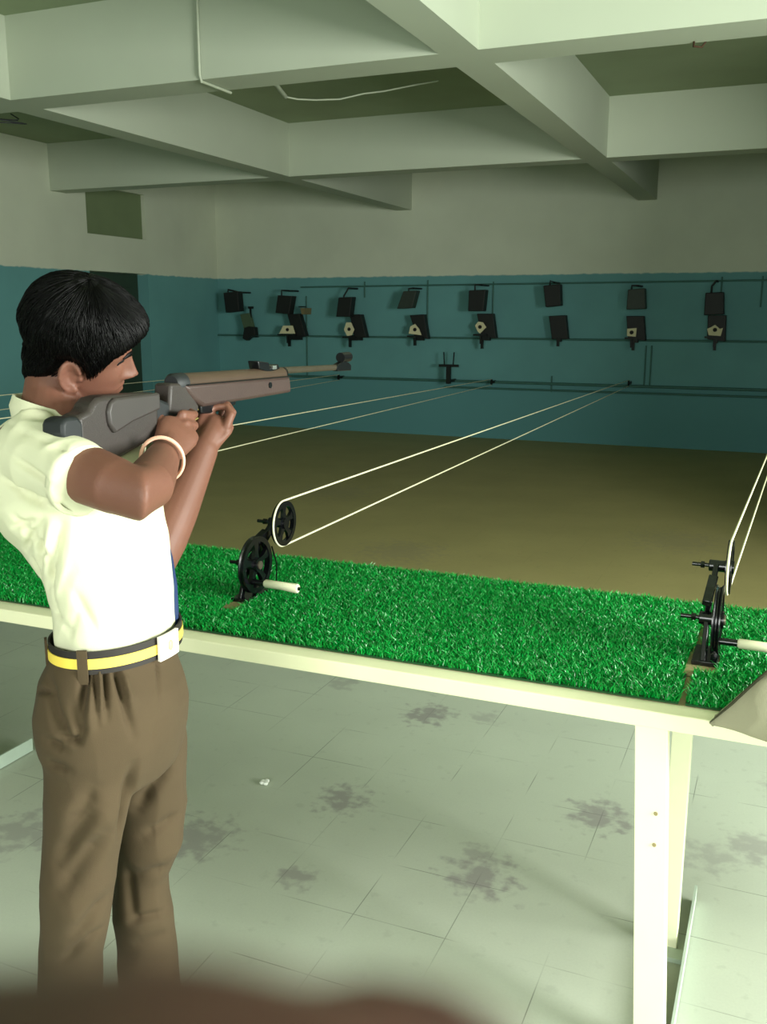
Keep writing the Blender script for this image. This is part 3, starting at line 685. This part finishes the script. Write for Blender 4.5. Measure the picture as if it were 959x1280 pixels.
# neck and torso core
nb = P(66, 532, 1.50)
bd.tube([hw(0, -.030, -.02), hw(0, -.036, -.06), (hw(0, -.035, -.10)+nb)/2+Vector((0, 0, .012)), nb, nb-Vector((0, 0, .06))], [(.050, .052), (.050, .052), (.050, .052), (.055, .060), (.06, .09)], 24, up=hf)
CX = Vector((1, 0, 0))
def sec(px, py, d, a, b): return P(px, py, d), (a, b)
tors = [sec(147,812,1.555,.060,.090), sec(142,745,1.55,.064,.088), sec(131,700,1.54,.072,.090), sec(117,660,1.535,.082,.102), sec(102,628,1.53,.086,.112), sec(86,598,1.52,.080,.115), sec(74,572,1.51,.060,.105), sec(68,545,1.505,.045,.07)]
bd.tube([q[0] for q in tors], [q[1] for q in tors], 24, up=CX)
# right arm: sleeve end to grip
sh = P(32, 562, 1.43); el = P(178, 621, 1.315); wr = P(207, 566, 1.52)
elc = el.lerp((sh+wr)/2, .03)
bd.tube([sh, sh.lerp(el, .4), sh.lerp(el, .78), elc, el.lerp(wr, .22), el.lerp(wr, .45), el.lerp(wr, .75), wr], [.048, .0455, .0405, .0385, .0365, .0340, .0285, .0245], 24, dome=True)
kc = P(236, 534, 1.580)      # knuckle centre
def rh(px, py, d): return P(px, py, d)
fing = [[rh(228,518,1.575), rh(240,519,1.600), rh(243,518,1.625), rh(236,514,1.640)],
        [rh(232,530,1.572), rh(243,532,1.600), rh(239,533,1.630), rh(225,532,1.630)],
        [rh(231,542,1.570), rh(241,545,1.597), rh(237,546,1.625), rh(222,545,1.625)],
        [rh(228,553,1.568), rh(236,557,1.590), rh(232,558,1.615), rh(219,557,1.615)]]
thumb = [rh(206,552,1.545), rh(200,532,1.560), rh(197,516,1.575), rh(206,508,1.595)]
hand(bd, wr, rh(227,534,1.572), rh(228,553,1.568)-rh(228,518,1.575), (rh(200,540,1.5)-rh(200,540,1.6)), fing, thumb)
bd.tube([wr, rh(211,545,1.56)], [(.024, .022), (.021, .023)], 14, dome=True)
# left arm
shl = P(112, 562, 1.655); ell = P(190, 705, 1.60); wl = P(254, 560, 1.685)
bd.tube([shl, shl.lerp(ell, .5), ell], [.046, .040, .036], 20, dome=True)
bd.tube([ell, ell.lerp(wl, .2), ell.lerp(wl, .45), ell.lerp(wl, .78), wl], [.038, .041, .039, .032, .0275], 20, dome=True)
L = lambda px, py, d: P(px, py, d)
kn = L(279, 522, 1.715)
lf = [[L(283,533,1.700), L(289,518,1.705), L(284,508,1.715), L(268,509,1.715), L(262,513,1.708)],
      [L(284,530,1.720), L(291,515,1.725), L(285,506,1.735), L(270,507,1.735)],
      [L(280,528,1.742), L(287,514,1.745), L(281,506,1.752), L(268,508,1.750)],
      [L(274,528,1.762), L(279,515,1.765), L(274,508,1.768), L(264,510,1.765)]]
lth = [L(252,545,1.690), L(250,530,1.700), L(254,517,1.712), L(262,508,1.722)]
hand(bd, wl, L(273,532,1.725), L(276,528,1.765)-L(282,532,1.700), Vector((0, .1, 1)), lf, lth)
bd.tube([wl, L(263,545,1.70), L(270,533,1.715)], [(.026, .024), (.026, .026), (.022, .028)], 14, dome=True)
me = remesh(bd, .0027, 5, .5)
local_smooth(me, [(el, .06, 30), (ell, .05, 10)])
body = place('body', me, M_skin)
# eyes, brows, lips, ear shadow hollow
for sd in (1, -1):
    e = MB(); e.ball(hw(sd*.030, .058, .001), .0095*HS, 14, 9); eo = e.build('eye', M_eye, boy, loc=BL); eo['label'] = 'half-closed eye'
    MB().ball(hw(sd*.030, .063, .000), (.0052*HS,)*3, 10, 7).build('iris', M_iris, eo)
    br = [hw(*(lambda q: (q[0], q[1]+.0015, q[2]))(headpt(sd*a_, z_))) for a_, z_ in ((.16, .017), (.30, .022), (.46, .024), (.62, .020))]
    MB().tube(br, [(.0035, .0018), (.0045, .002), (.004, .002), (.0018, .0012)], 8, up=hup, dome=True).build('eyebrow', M_hair, boy, loc=BL)
    ls = [hw(*(lambda q: (q[0], q[1]+.0012, q[2]))(headpt(sd*a_, z_))) for a_, z_ in ((.26, .001), (.36, -.001), (.48, -.001))]
    MB().tube(ls, .0022, 6, dome=True).build('eyelash', M_hair, boy, loc=BL)
# hair
hl_a = np.radians([0, 22, 42, 58, 70, 80, 88, 98, 112, 122, 140, 180])
hl_z = np.array([.052, .050, .042, .026, -.010, -.022, .006, .014, .002, -.045, -.080, -.094])
def sm(t): t = min(1, max(0, t)); return t*t*(3-2*t)
hm = MB(); NH = 220; rows = []
def hpt(a, z):
    x, y, zz = headpt(a, max(z, -.112), False)
    if z < .02 and math.cos(a) < 0:
        yb = hrow(max(z, -.112))[1]; w_ = hrow(max(z, -.112))[2]; q = sm((.02-z)/.03)
        y *= (abs(yb)*(1-q)+.091*q)/max(abs(yb), 1e-3); q = sm((-.03-z)/.03); x *= (w_*(1-q)+.060*q)/max(w_, 1e-3)
    return x, y, z
def hair_pt(a, z, extra=0, cut=True):
    aa = abs((a+PI) % (2*PI)-PI)
    zh = np.interp(aa, hl_a, hl_z)
    x, y, zz = hpt(a, z); yf, yb, w_ = hrow(z)
    nx, ny = math.sin(a)/max(w_, .01), math.cos(a)/max(yf if math.cos(a) > 0 else -yb, .01)
    l = math.hypot(nx, ny); nx /= l; ny /= l; k = sm((z-.03)/.09); nz = k*1.1+5*sm((z-.098)/.022); l = math.sqrt(1+nz*nz)
    T = .010+.009*sm((z-.0)/.06)
    T += .011*math.exp(-(aa/.75)**2)*math.exp(-((z-.062)/.026)**2)
    T += .005*math.exp(-((aa-2.6)/.6)**2)*sm((z+.06)/.03)
    f = sm((z-zh)/.022)**.7 if aa > 1.15 else sm((z-zh)/.012)**.6
    t = T*max(f, .25)+extra
    return hw(x+nx*t/l, y+ny*t/l, zz+nz*t/l), zh
strands = MB()
for q in range(5200):
    a = random.uniform(0, 2*PI); aa = min(a, 2*PI-a); zh = np.interp(aa, hl_a, hl_z)
    z1 = random.uniform(zh-.006, .10)**1 if random.random() < .6 else zh+random.uniform(-.008, .01)
    z0 = min(.1195, z1+random.uniform(.03, .06)); da = random.uniform(-.18, .18)+.12*math.sin(a*2); ex = random.uniform(-.002, .0022); n_ = 6
    pts_ = [hair_pt(a+da*(1-k/n_), z0+(z1-z0)*k/n_, ex+.0015*(k/n_))[0] for k in range(n_+1)]
    strands.tube(pts_, [.0007]*n_+[.0002], 3)
top_c = sum((hair_pt(2*PI*k/24, .1195)[0] for k in range(24)), Vector())/24+hup*.003
for q in range(500):
    a = random.uniform(0, 2*PI); o_s = Vector((random.uniform(-.004, .004), random.uniform(-.004, .004), random.uniform(-.001, .001)))
    strands.tube([top_c+o_s, (top_c+hair_pt(a, .119)[0])/2+hup*.0015+o_s*.5, hair_pt(a+.05, .118, .001)[0], hair_pt(a+.1, .108, .001)[0], hair_pt(a+.14, .095, .0005)[0]], [.0008]*4+[.0003], 3)
for z in np.concatenate([np.linspace(-.116, .05, 90), np.linspace(.052, .1199, 60)]):
    row = []
    for j in range(NH):
        a = 2*PI*j/NH; aa = min(a, 2*PI-a)
        zh = np.interp(aa, hl_a, hl_z)+.004*mnoise.noise(Vector((a*9, 3.1, 0)))
        x, y, zz = hpt(a, z)
        yf, yb, w_ = hrow(z)
        nx, ny = math.sin(a)/max(w_, .01), math.cos(a)/max(yf if math.cos(a) > 0 else -yb, .01)
        l = math.hypot(nx, ny); nx /= l; ny /= l; k = sm((z-.03)/.09)
        nz = k*1.1+5*sm((z-.098)/.022); l = math.sqrt(1+nz*nz)
        T = .010+.009*sm((z-.0)/.06)
        T += .011*math.exp(-(aa/.75)**2)*math.exp(-((z-.062)/.026)**2)        # quiff over the brow
        T += .005*math.exp(-((aa-2.6)/.6)**2)*sm((z+.06)/.03)
        T *= sm((z-zh)/.022)**.7 if aa > 1.15 else sm((z-zh)/.012)**.6
        st = mnoise.noise(Vector((a*26+z*14, z*9, 1.3)))*.0016+mnoise.noise(Vector((a*9, z*22, 5.3)))*.0022
        t = -.006+(.006+T+st) * (1 if T > .0005 else 0)
        row.append(hw(x+nx*t/l, y+ny*t/l, zz+nz*t/l))
    rows.append(row)
hm.rings(rows)
hmesh = remesh(hm, .0030, 2, .4)
hv = MB(); hv.add(getv(hmesh).tolist(), [tuple(q.vertices) for q in hmesh.polygons]); hv.add(strands.v, strands.f)
hj = bpy.data.meshes.new('hair'); hj.from_pydata(hv.v, [], hv.f); hj.update(); place('hair', hj, M_hair)

# shirt: torso, both sleeves
st_ = MB()
secs = [sec(147,802,1.552,.078,.108), sec(146,785,1.552,.080,.111), sec(142,745,1.548,.086,.110), sec(131,700,1.54,.094,.112), sec(117,660,1.535,.104,.124), sec(102,628,1.53,.108,.136), sec(86,598,1.52,.104,.142), sec(74,570,1.515,.088,.132), sec(68,548,1.51,.068,.102), sec(66,532,1.505,.050,.060)]
st_.tube([q[0] for q in secs], [q[1] for q in secs], 40, up=CX)
hemr = P(104, 601, 1.36)
st_.tube([P(36,562,1.44), P(62,577,1.405), hemr], [.060, .056, .0515], 28, dome=False)
st_.ball(P(38,568,1.44), (.058, .052, .054))
hemd = (el-sh).normalized()
heml = P(172, 580, 1.655)
st_.tube([P(98,562,1.63), P(125,572,1.65), heml], [.060, .056, .052], 28)
st_.ball(P(96,562,1.64), (.06, .06, .055))
me = remesh(st_, .0036, 5, .5)
co = getv(me); nr = getn(me)
co = fold_noise(co, nr, (9, 9, 4), .005); co = fold_noise(co, nr, (24, 24, 10), .0026, 5)
co = rc_crease(me, co, nr, [((8,600),(75,636),.006,.007), ((20,645),(60,695),.006,.006), ((55,645),(48,740),.006,.007), ((78,655),(62,735),.006,.006), ((62,700),(76,772),.005,.007), ((92,735),(122,788),.006,.005),
    ((48,655),(30,690),.006,.006), ((5,560),(60,600),.006,.005), ((40,545),(95,572),.005,.005), ((10,530),(64,566),.005,.005), ((90,640),(30,618),.008,.011), ((84,700),(72,750),.005,-.005), ((64,650),(54,700),.006,-.006), ((70,760),(90,790),.006,.005),
    ((20,575),(85,622),.006,.005), ((15,660),(45,650),.006,.006), ((40,700),(58,745),.005,.006), ((100,760),(90,796),.005,.004)])
setv(me, co); shirt = place('shirt', me, M_shirt)
for hp, pv, r0_ in ((hemr, P(62,577,1.405), .0520), (heml, P(125,572,1.65), .054)):
    d = (hp-pv).normalized(); a = d.orthogonal().normalized(); b = d.cross(a)
    n = 40; prof = [(r0_-.003, -.016), (r0_+.001, -.014), (r0_+.002, 0), (r0_-.0005, .002), (r0_-.006, .001), (r0_-.006, -.012)]
    rr = [[hp+d*h+(a*math.cos(2*PI*k/n)+b*math.sin(2*PI*k/n))*r for r, h in prof] for k in range(n)]
    MB().rings(rr, cap=False, closed=True).build('sleeve_hem', M_shirt, shirt, smooth=60)
# collar
cc = P(67, 517, 1.50); n = 60; axf = Vector((.80, .60, 0)); axr = Vector((.60, -.80, 0)); up = Vector((-.06, .0, 1)).normalized()
rows = []
for k in range(n+1):
    t = -PI*.93+2*PI*.93*k/n      # angle from the back, 0 = back
    f_ = -math.cos(t); s_ = math.sin(t)
    point = max(0, (abs(t)-PI*.62)/(PI*.31))**1.5
    base = cc+axf*f_*.049+axr*s_*.049
    lo = base-up*(.020+.010*(1-math.cos(t))*.5)-axf*.0
    top = base+up*(.030-.034*(1-math.cos(t))/2)-axf*.006
    outr = cc+axf*f_*.062+axr*s_*.062-up*(.012+.020*(1-math.cos(t))/2)-up*.014*point+axf*.012*point+axr*s_*.012*point
    mid = (top+outr)/2+(axf*f_+axr*s_)*.006+up*.006
    rows.append([lo, top-(axf*f_+axr*s_)*.001, top+up*.002+(axf*f_+axr*s_)*.002, mid, outr, outr-(axf*f_+axr*s_)*.003-up*.001, mid-(axf*f_+axr*s_)*.004-up*.003, lo+(axf*f_+axr*s_)*.003])
MB().rings(rows).build('collar', M_shirt, shirt, smooth=60)
# tie seen edge-on at the front
tp = [P(200,672,1.56), P(206,700,1.575), P(209.5,735,1.58), P(210,765,1.58), P(210,788,1.58)]
MB().tube(tp, [(.005, .014), (.005, .018), (.005, .022), (.005, .024), (.005, .022)], 12, up=(.9, -.2, 0)).build('necktie', M_navy, boy, loc=BL)

# trousers
tr = MB()
def Y(px, py, y): return atY(px, py, y)
hip = [sec(147,800,1.552,.081,.112), sec(145,820,1.553,.086,.118), sec(141,850,1.555,.104,.130), sec(141,880,1.56,.110,.136), sec(144,915,1.57,.103,.134), sec(148,945,1.58,.090,.125), sec(150,970,1.585,.070,.105)]
tr.tube([q[0] for q in hip], [q[1] for q in hip], 44, up=CX)
rleg = [(Y(122,890,1.12), .078, .072), (Y(114,950,1.115), .073, .066), (Y(110,1000,1.10), .067, .061), (Y(101,1060,1.10), .061, .056), (Y(96,1120,1.09), .056, .052), (Y(88,1190,1.09), .051, .048), (Y(87,1250,1.09), .052, .048)]
lleg = [(Y(172,890,1.265), .080, .072), (Y(181,950,1.27), .073, .067), (Y(185,1000,1.28), .066, .062), (Y(187,1050,1.28), .060, .056), (Y(178,1088,1.28), .050, .048), (Y(176,1120,1.28), .052, .049), (Y(184,1190,1.28), .054, .050), (Y(187,1240,1.28), .056, .052)]
def legend(l, z): p = l[-1][0].copy(); q = l[-2][0]; k = (p.z-z)/(q.z-p.z); return (p+(p-q)*k, l[-1][1], l[-1][2])
for l in (rleg, lleg):
    e = legend(l, .05); 
    l2 = l+[((l[-1][0]+e[0])/2, l[-1][1], l[-1][2]), e]
    tr.tube([q[0] for q in l2], [(q[1], q[2]) for q in l2], 32, up=CX)
feet = [legend(l, .05)[0] for l in (rleg, lleg)]
me = remesh(tr, .0036, 14, .5)
local_smooth(me, [(lambda c_: .64 < c_.z < .80, 0, 22)])
co = getv(me); nr = getn(me)
zt_ = P(146, 790, 1.552).z; c0 = co.copy()
co = fold_noise(co, nr, (5, 5, 7), .0035, 2); co = fold_noise(co, nr, (14, 14, 9), .0022, 9)
k_ = np.clip((zt_-.03-co[:, 2])/.05, 0, 1)[:, None]; co = c0+(co-c0)*k_
co = rc_crease(me, co, nr, [((117,826),(122,905),.005,.008), ((131,826),(133,900),.0045,.010), ((143,826),(165,920),.006,.012), ((108,830),(103,905),.007,.012), ((197,815),(197,885),.0035,.006), ((197,885),(187,922),.0035,.006),
    ((124,840),(126,900),.007,-.007), ((150,840),(163,880),.008,-.006), ((112,845),(113,910),.008,-.008), ((60,850),(75,915),.010,.010), ((42,862),(62,866),.0045,.007), ((98,926),(108,905),.006,.012), ((78,922),(100,927),.006,.012), ((66,880),(88,922),.006,.007), ((92,880),(98,915),.005,.006),
    ((165,955),(150,1045),.010,.010), ((120,1010),(70,1080),.014,.011), ((130,1045),(75,1115),.018,.009), ((134,1120),(90,1175),.014,.007), ((126,1160),(80,1200),.008,.007), ((120,985),(85,1035),.012,.007),
    ((208,960),(172,1010),.013,.010), ((218,1082),(160,1098),.014,.005), ((160,1085),(168,1150),.009,.006), ((215,1165),(165,1185),.013,.005), ((165,1150),(205,1140),.008,.007), ((214,1200),(160,1215),.012,.004), ((60,955),(85,962),.009,.008), ((58,925),(80,935),.008,.008), ((222,1020),(180,1045),.012,.006)])
setv(me, co); trou = place('trousers', me, M_trou)
# belt: band round the waist
wc = P(147, 794, 1.552); a0, b0 = .0900, .1215
def band(z0, z1, off, name, m, parent, t0=0, t1=2*PI, n=90, th=.003, loc=None, tilt=.0):
    full = abs(t1-t0-2*PI) < 1e-4; rr = []
    for k in range(n if full else n+1):
        t = t0+(t1-t0)*k/n; c_, s_ = math.cos(t), math.sin(t)
        pt = lambda o_, z_: wc+Vector(((a0+o_)*c_, (b0+o_)*s_, z_))
        rr.append([pt(off, z0), pt(off+th, z0), pt(off+th, z1), pt(off, z1)])
    return MB().rings(rr, cap=not full, closed=full).build(name, m, parent, smooth=40, loc=BL if parent is boy else (0, 0, 0))
belt = band(-.022, .014, -.001, 'belt', M_belt, boy)
bs = band(-.013, .003, .001, 'belt_stripe', M_yel, belt, th=.0025)
tb_ = math.radians(2)
bk = band(-.024, .016, .005, 'buckle', M_buck, belt, tb_-.20, tb_+.20, 10, .005)
em = wc+Vector(((a0+.0105)*math.cos(tb_), (b0+.0105)*math.sin(tb_), -.004))
MB().ball(em, (.003, .006, .009), 12, 8).build('buckle_emblem', mat('ochre_emblem', (214, 176, 130), .5), bk)
for t in (math.radians(-72), math.radians(-128), math.radians(150)):
    band(-.036, .018, .003, 'belt_loop', M_trou, trou, t-.075, t+.075, 4, .004)
# back pocket edge and slant pocket opening, bangle, shoes
d = (el-wr).normalized(); bc = wr.lerp(el, .17); a = d.orthogonal().normalized(); b = d.cross(a); n = 40
rr = [bc+(a*math.cos(2*PI*k/n)*.034+b*math.sin(2*PI*k/n)*.034)+d*.008*math.sin(2*PI*k/n) for k in range(n)]
bm_ = MB(); bm_.rings([[rr[k]+((rr[k]-bc).normalized()*math.cos(q)+d*math.sin(q))*.0030 for q in [2*PI*j/8 for j in range(8)]] for k in range(n)], cap=False, closed=True)
bm_.build('wrist_cord', M_band, boy, loc=BL)
for i, f in enumerate(feet):
    f = Vector(f); fd = Vector((.94, .34, 0)) if i else Vector((.98, -.2, 0)); up_ = Vector((0, 0, 1)); s = MB()
    pr_ = [(-.075, .030, .030, .034), (-.05, .034, .036, .040), (0, .034, .040, .045), (.06, .030, .037, .034), (.12, .027, .040, .026), (.16, .022, .036, .020), (.185, .015, .022, .014)]
    s.tube([Vector((f.x, f.y, z_+.006))+fd*x_ for x_, z_, w_, h_ in pr_], [(h_, w_) for x_, z_, w_, h_ in pr_], 20, up=up_, dome=True)
    s.tube([Vector((f.x, f.y, .05)), Vector((f.x, f.y, .09))], [(.040, .040), (.038, .038)], 16)
    sm_ = remesh(s, .005, 3, .5); co = getv(sm_); co[:, 2] = np.maximum(co[:, 2], .003); setv(sm_, co)
    place('shoe', sm_, M_shoe)
# ------------------------------------------------------------------ beige cloth bag lying over the table edge at far right
M_bag = mat('beige_grey_cloth', (150, 146, 122), .85, var=.06, scale=6, bump=.25, bscale=500)
bg = MB()
bp_ = [(Vector(atY(888, 905, 1.726)), (.003, .003)), (Vector(atY(905, 899, 1.722)), (.016, .008)), (Vector(atY(932, 893, 1.716)), (.040, .018)), (Vector(atY(962, 889, 1.712)), (.064, .026)), (Vector(atY(1000, 884, 1.715)), (.088, .034)), (Vector((.16, 1.75, .80)), (.095, .05)), (Vector((.32, 1.80, .84)), (.085, .06)), (Vector((.42, 1.84, .85)), (.05, .04))]
bg.tube([q[0] for q in bp_], [q[1] for q in bp_], 28, up=(0, 0, 1))
me = remesh(bg, .005, 4, .5); co = getv(me); nr = getn(me); co = fold_noise(co, nr, (16, 16, 16), .003, 3); setv(me, co)
bag = link('cloth_bag', me, M_bag, None, smooth=180); tag(bag, 'beige grey cloth bag corner tapering over the table edge at far right', 'bag')
MB().tube([P(890, 902, 1.0)*0+atY(888, 902.5, 1.716), atY(915, 880, 1.712), atY(945, 852, 1.706), atY(975, 826, 1.702)], [.0012, .0025, .0028, .0028], 8).build('bag_shadow_line', mat('dark_olive_shadow_line', (52, 52, 30), .7), bag)  # dark strip along the upper edge stands in for the bag's shadow

# ------------------------------------------------------------------ the photographer's hand: a finger strays across the bottom of the lens of the phone it holds
M_skin2 = mat('photographer_skin', (74, 44, 34), .55, var=.06, scale=80, sss=.1)  # skin colour darkened to stand in for the phone's shade on the finger
ph = thing('mobile_phone', 'black mobile phone held upright by the photographer, behind the viewpoint', 'phone', cC)
M_ph = mat('black_phone_plastic', (18, 18, 20), .4)
def cl(x, y, z): return cR*x+cU*y+cF*z          # phone frame: across, up, out of the lens
def phbox(x0, x1, y0, y1, z0, z1, name, m, par, bev=.002):
    vs = [cl(x, y, z) for z in (z0, z1) for x, y in ((x0, y0), (x1, y0), (x1, y1), (x0, y1))]
    return MB().add(vs, [(3, 2, 1, 0), (4, 5, 6, 7), (0, 1, 5, 4), (1, 2, 6, 5), (2, 3, 7, 6), (3, 0, 4, 7)]).build(name, m, par, smooth=30, bevel=bev)
phbox(-.026, .026, -.092, .018, -.018, -.004, 'phone_body', M_ph, ph, .003)
phbox(-.022, .022, -.055, .012, -.0192, -.0182, 'screen', mat('dark_glass', (8, 10, 12), .1), ph, .0003)
MB().tube([cl(0, 0, -.0042), cl(0, 0, -.0030)], .006, 24).build('lens_ring', mat('grey_lens_ring', (120, 120, 122), .3, .8), ph)
ht = thing('person', 'photographer\'s dark blurred fingertip across the bottom of the frame', 'person', cC)
hb = MB()
q = lambda px, py, d: ray(px, py)*d
tip = q(235, 1815, .016)
A = cR; U_ = cU
fi = [tip, tip-A*.012-U_*.0015, tip-A*.024-U_*.006-cF*.002, tip-A*.036-U_*.016-cF*.008]
hb.tube(fi, [.0079, .0083, .0090, .0098], 24, dome=True)
base = tip-A*.036-U_*.016-cF*.008
wrist = cl(-.030, -.150, -.030)
palm = cl(-.036, -.065, -.022)
hb.tube([base, cl(-.040, -.045, -.016), palm, cl(-.036, -.095, -.028), wrist, cl(-.028, -.20, -.04)], [(.010, .012), (.015, .026), (.016, .036), (.017, .036), (.020, .026), (.022, .026)], 20, up=cR, dome=True)
for k, y0 in enumerate((-.048, -.066, -.083)):       # three fingers round the front of the phone, below the lens
    hb.tube([cl(-.036, y0, -.010), cl(-.030, y0, .003), cl(-.012, y0+.002, .008), cl(.008, y0+.003, .006), cl(.016-.004*k, y0+.003, .004)], [.0095, .0090, .0085, .0078, .0070], 14, dome=True)
hb.tube([cl(-.034, -.085, -.030), cl(-.026, -.064, -.034), cl(-.010, -.048, -.031), cl(.002, -.040, -.028)], [.014, .012, .0105, .009], 14, dome=True)
me = remesh(hb, .0012, 3, .5)
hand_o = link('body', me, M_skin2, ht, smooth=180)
nl = MB(); nl.ball(tip+A*.003+cF*.0072, (.0050, .0046, .0012), 16, 8, (cR, cU, cF)); nl.build('fingernail', mat('fingernail', (80, 54, 44), .4), ht)
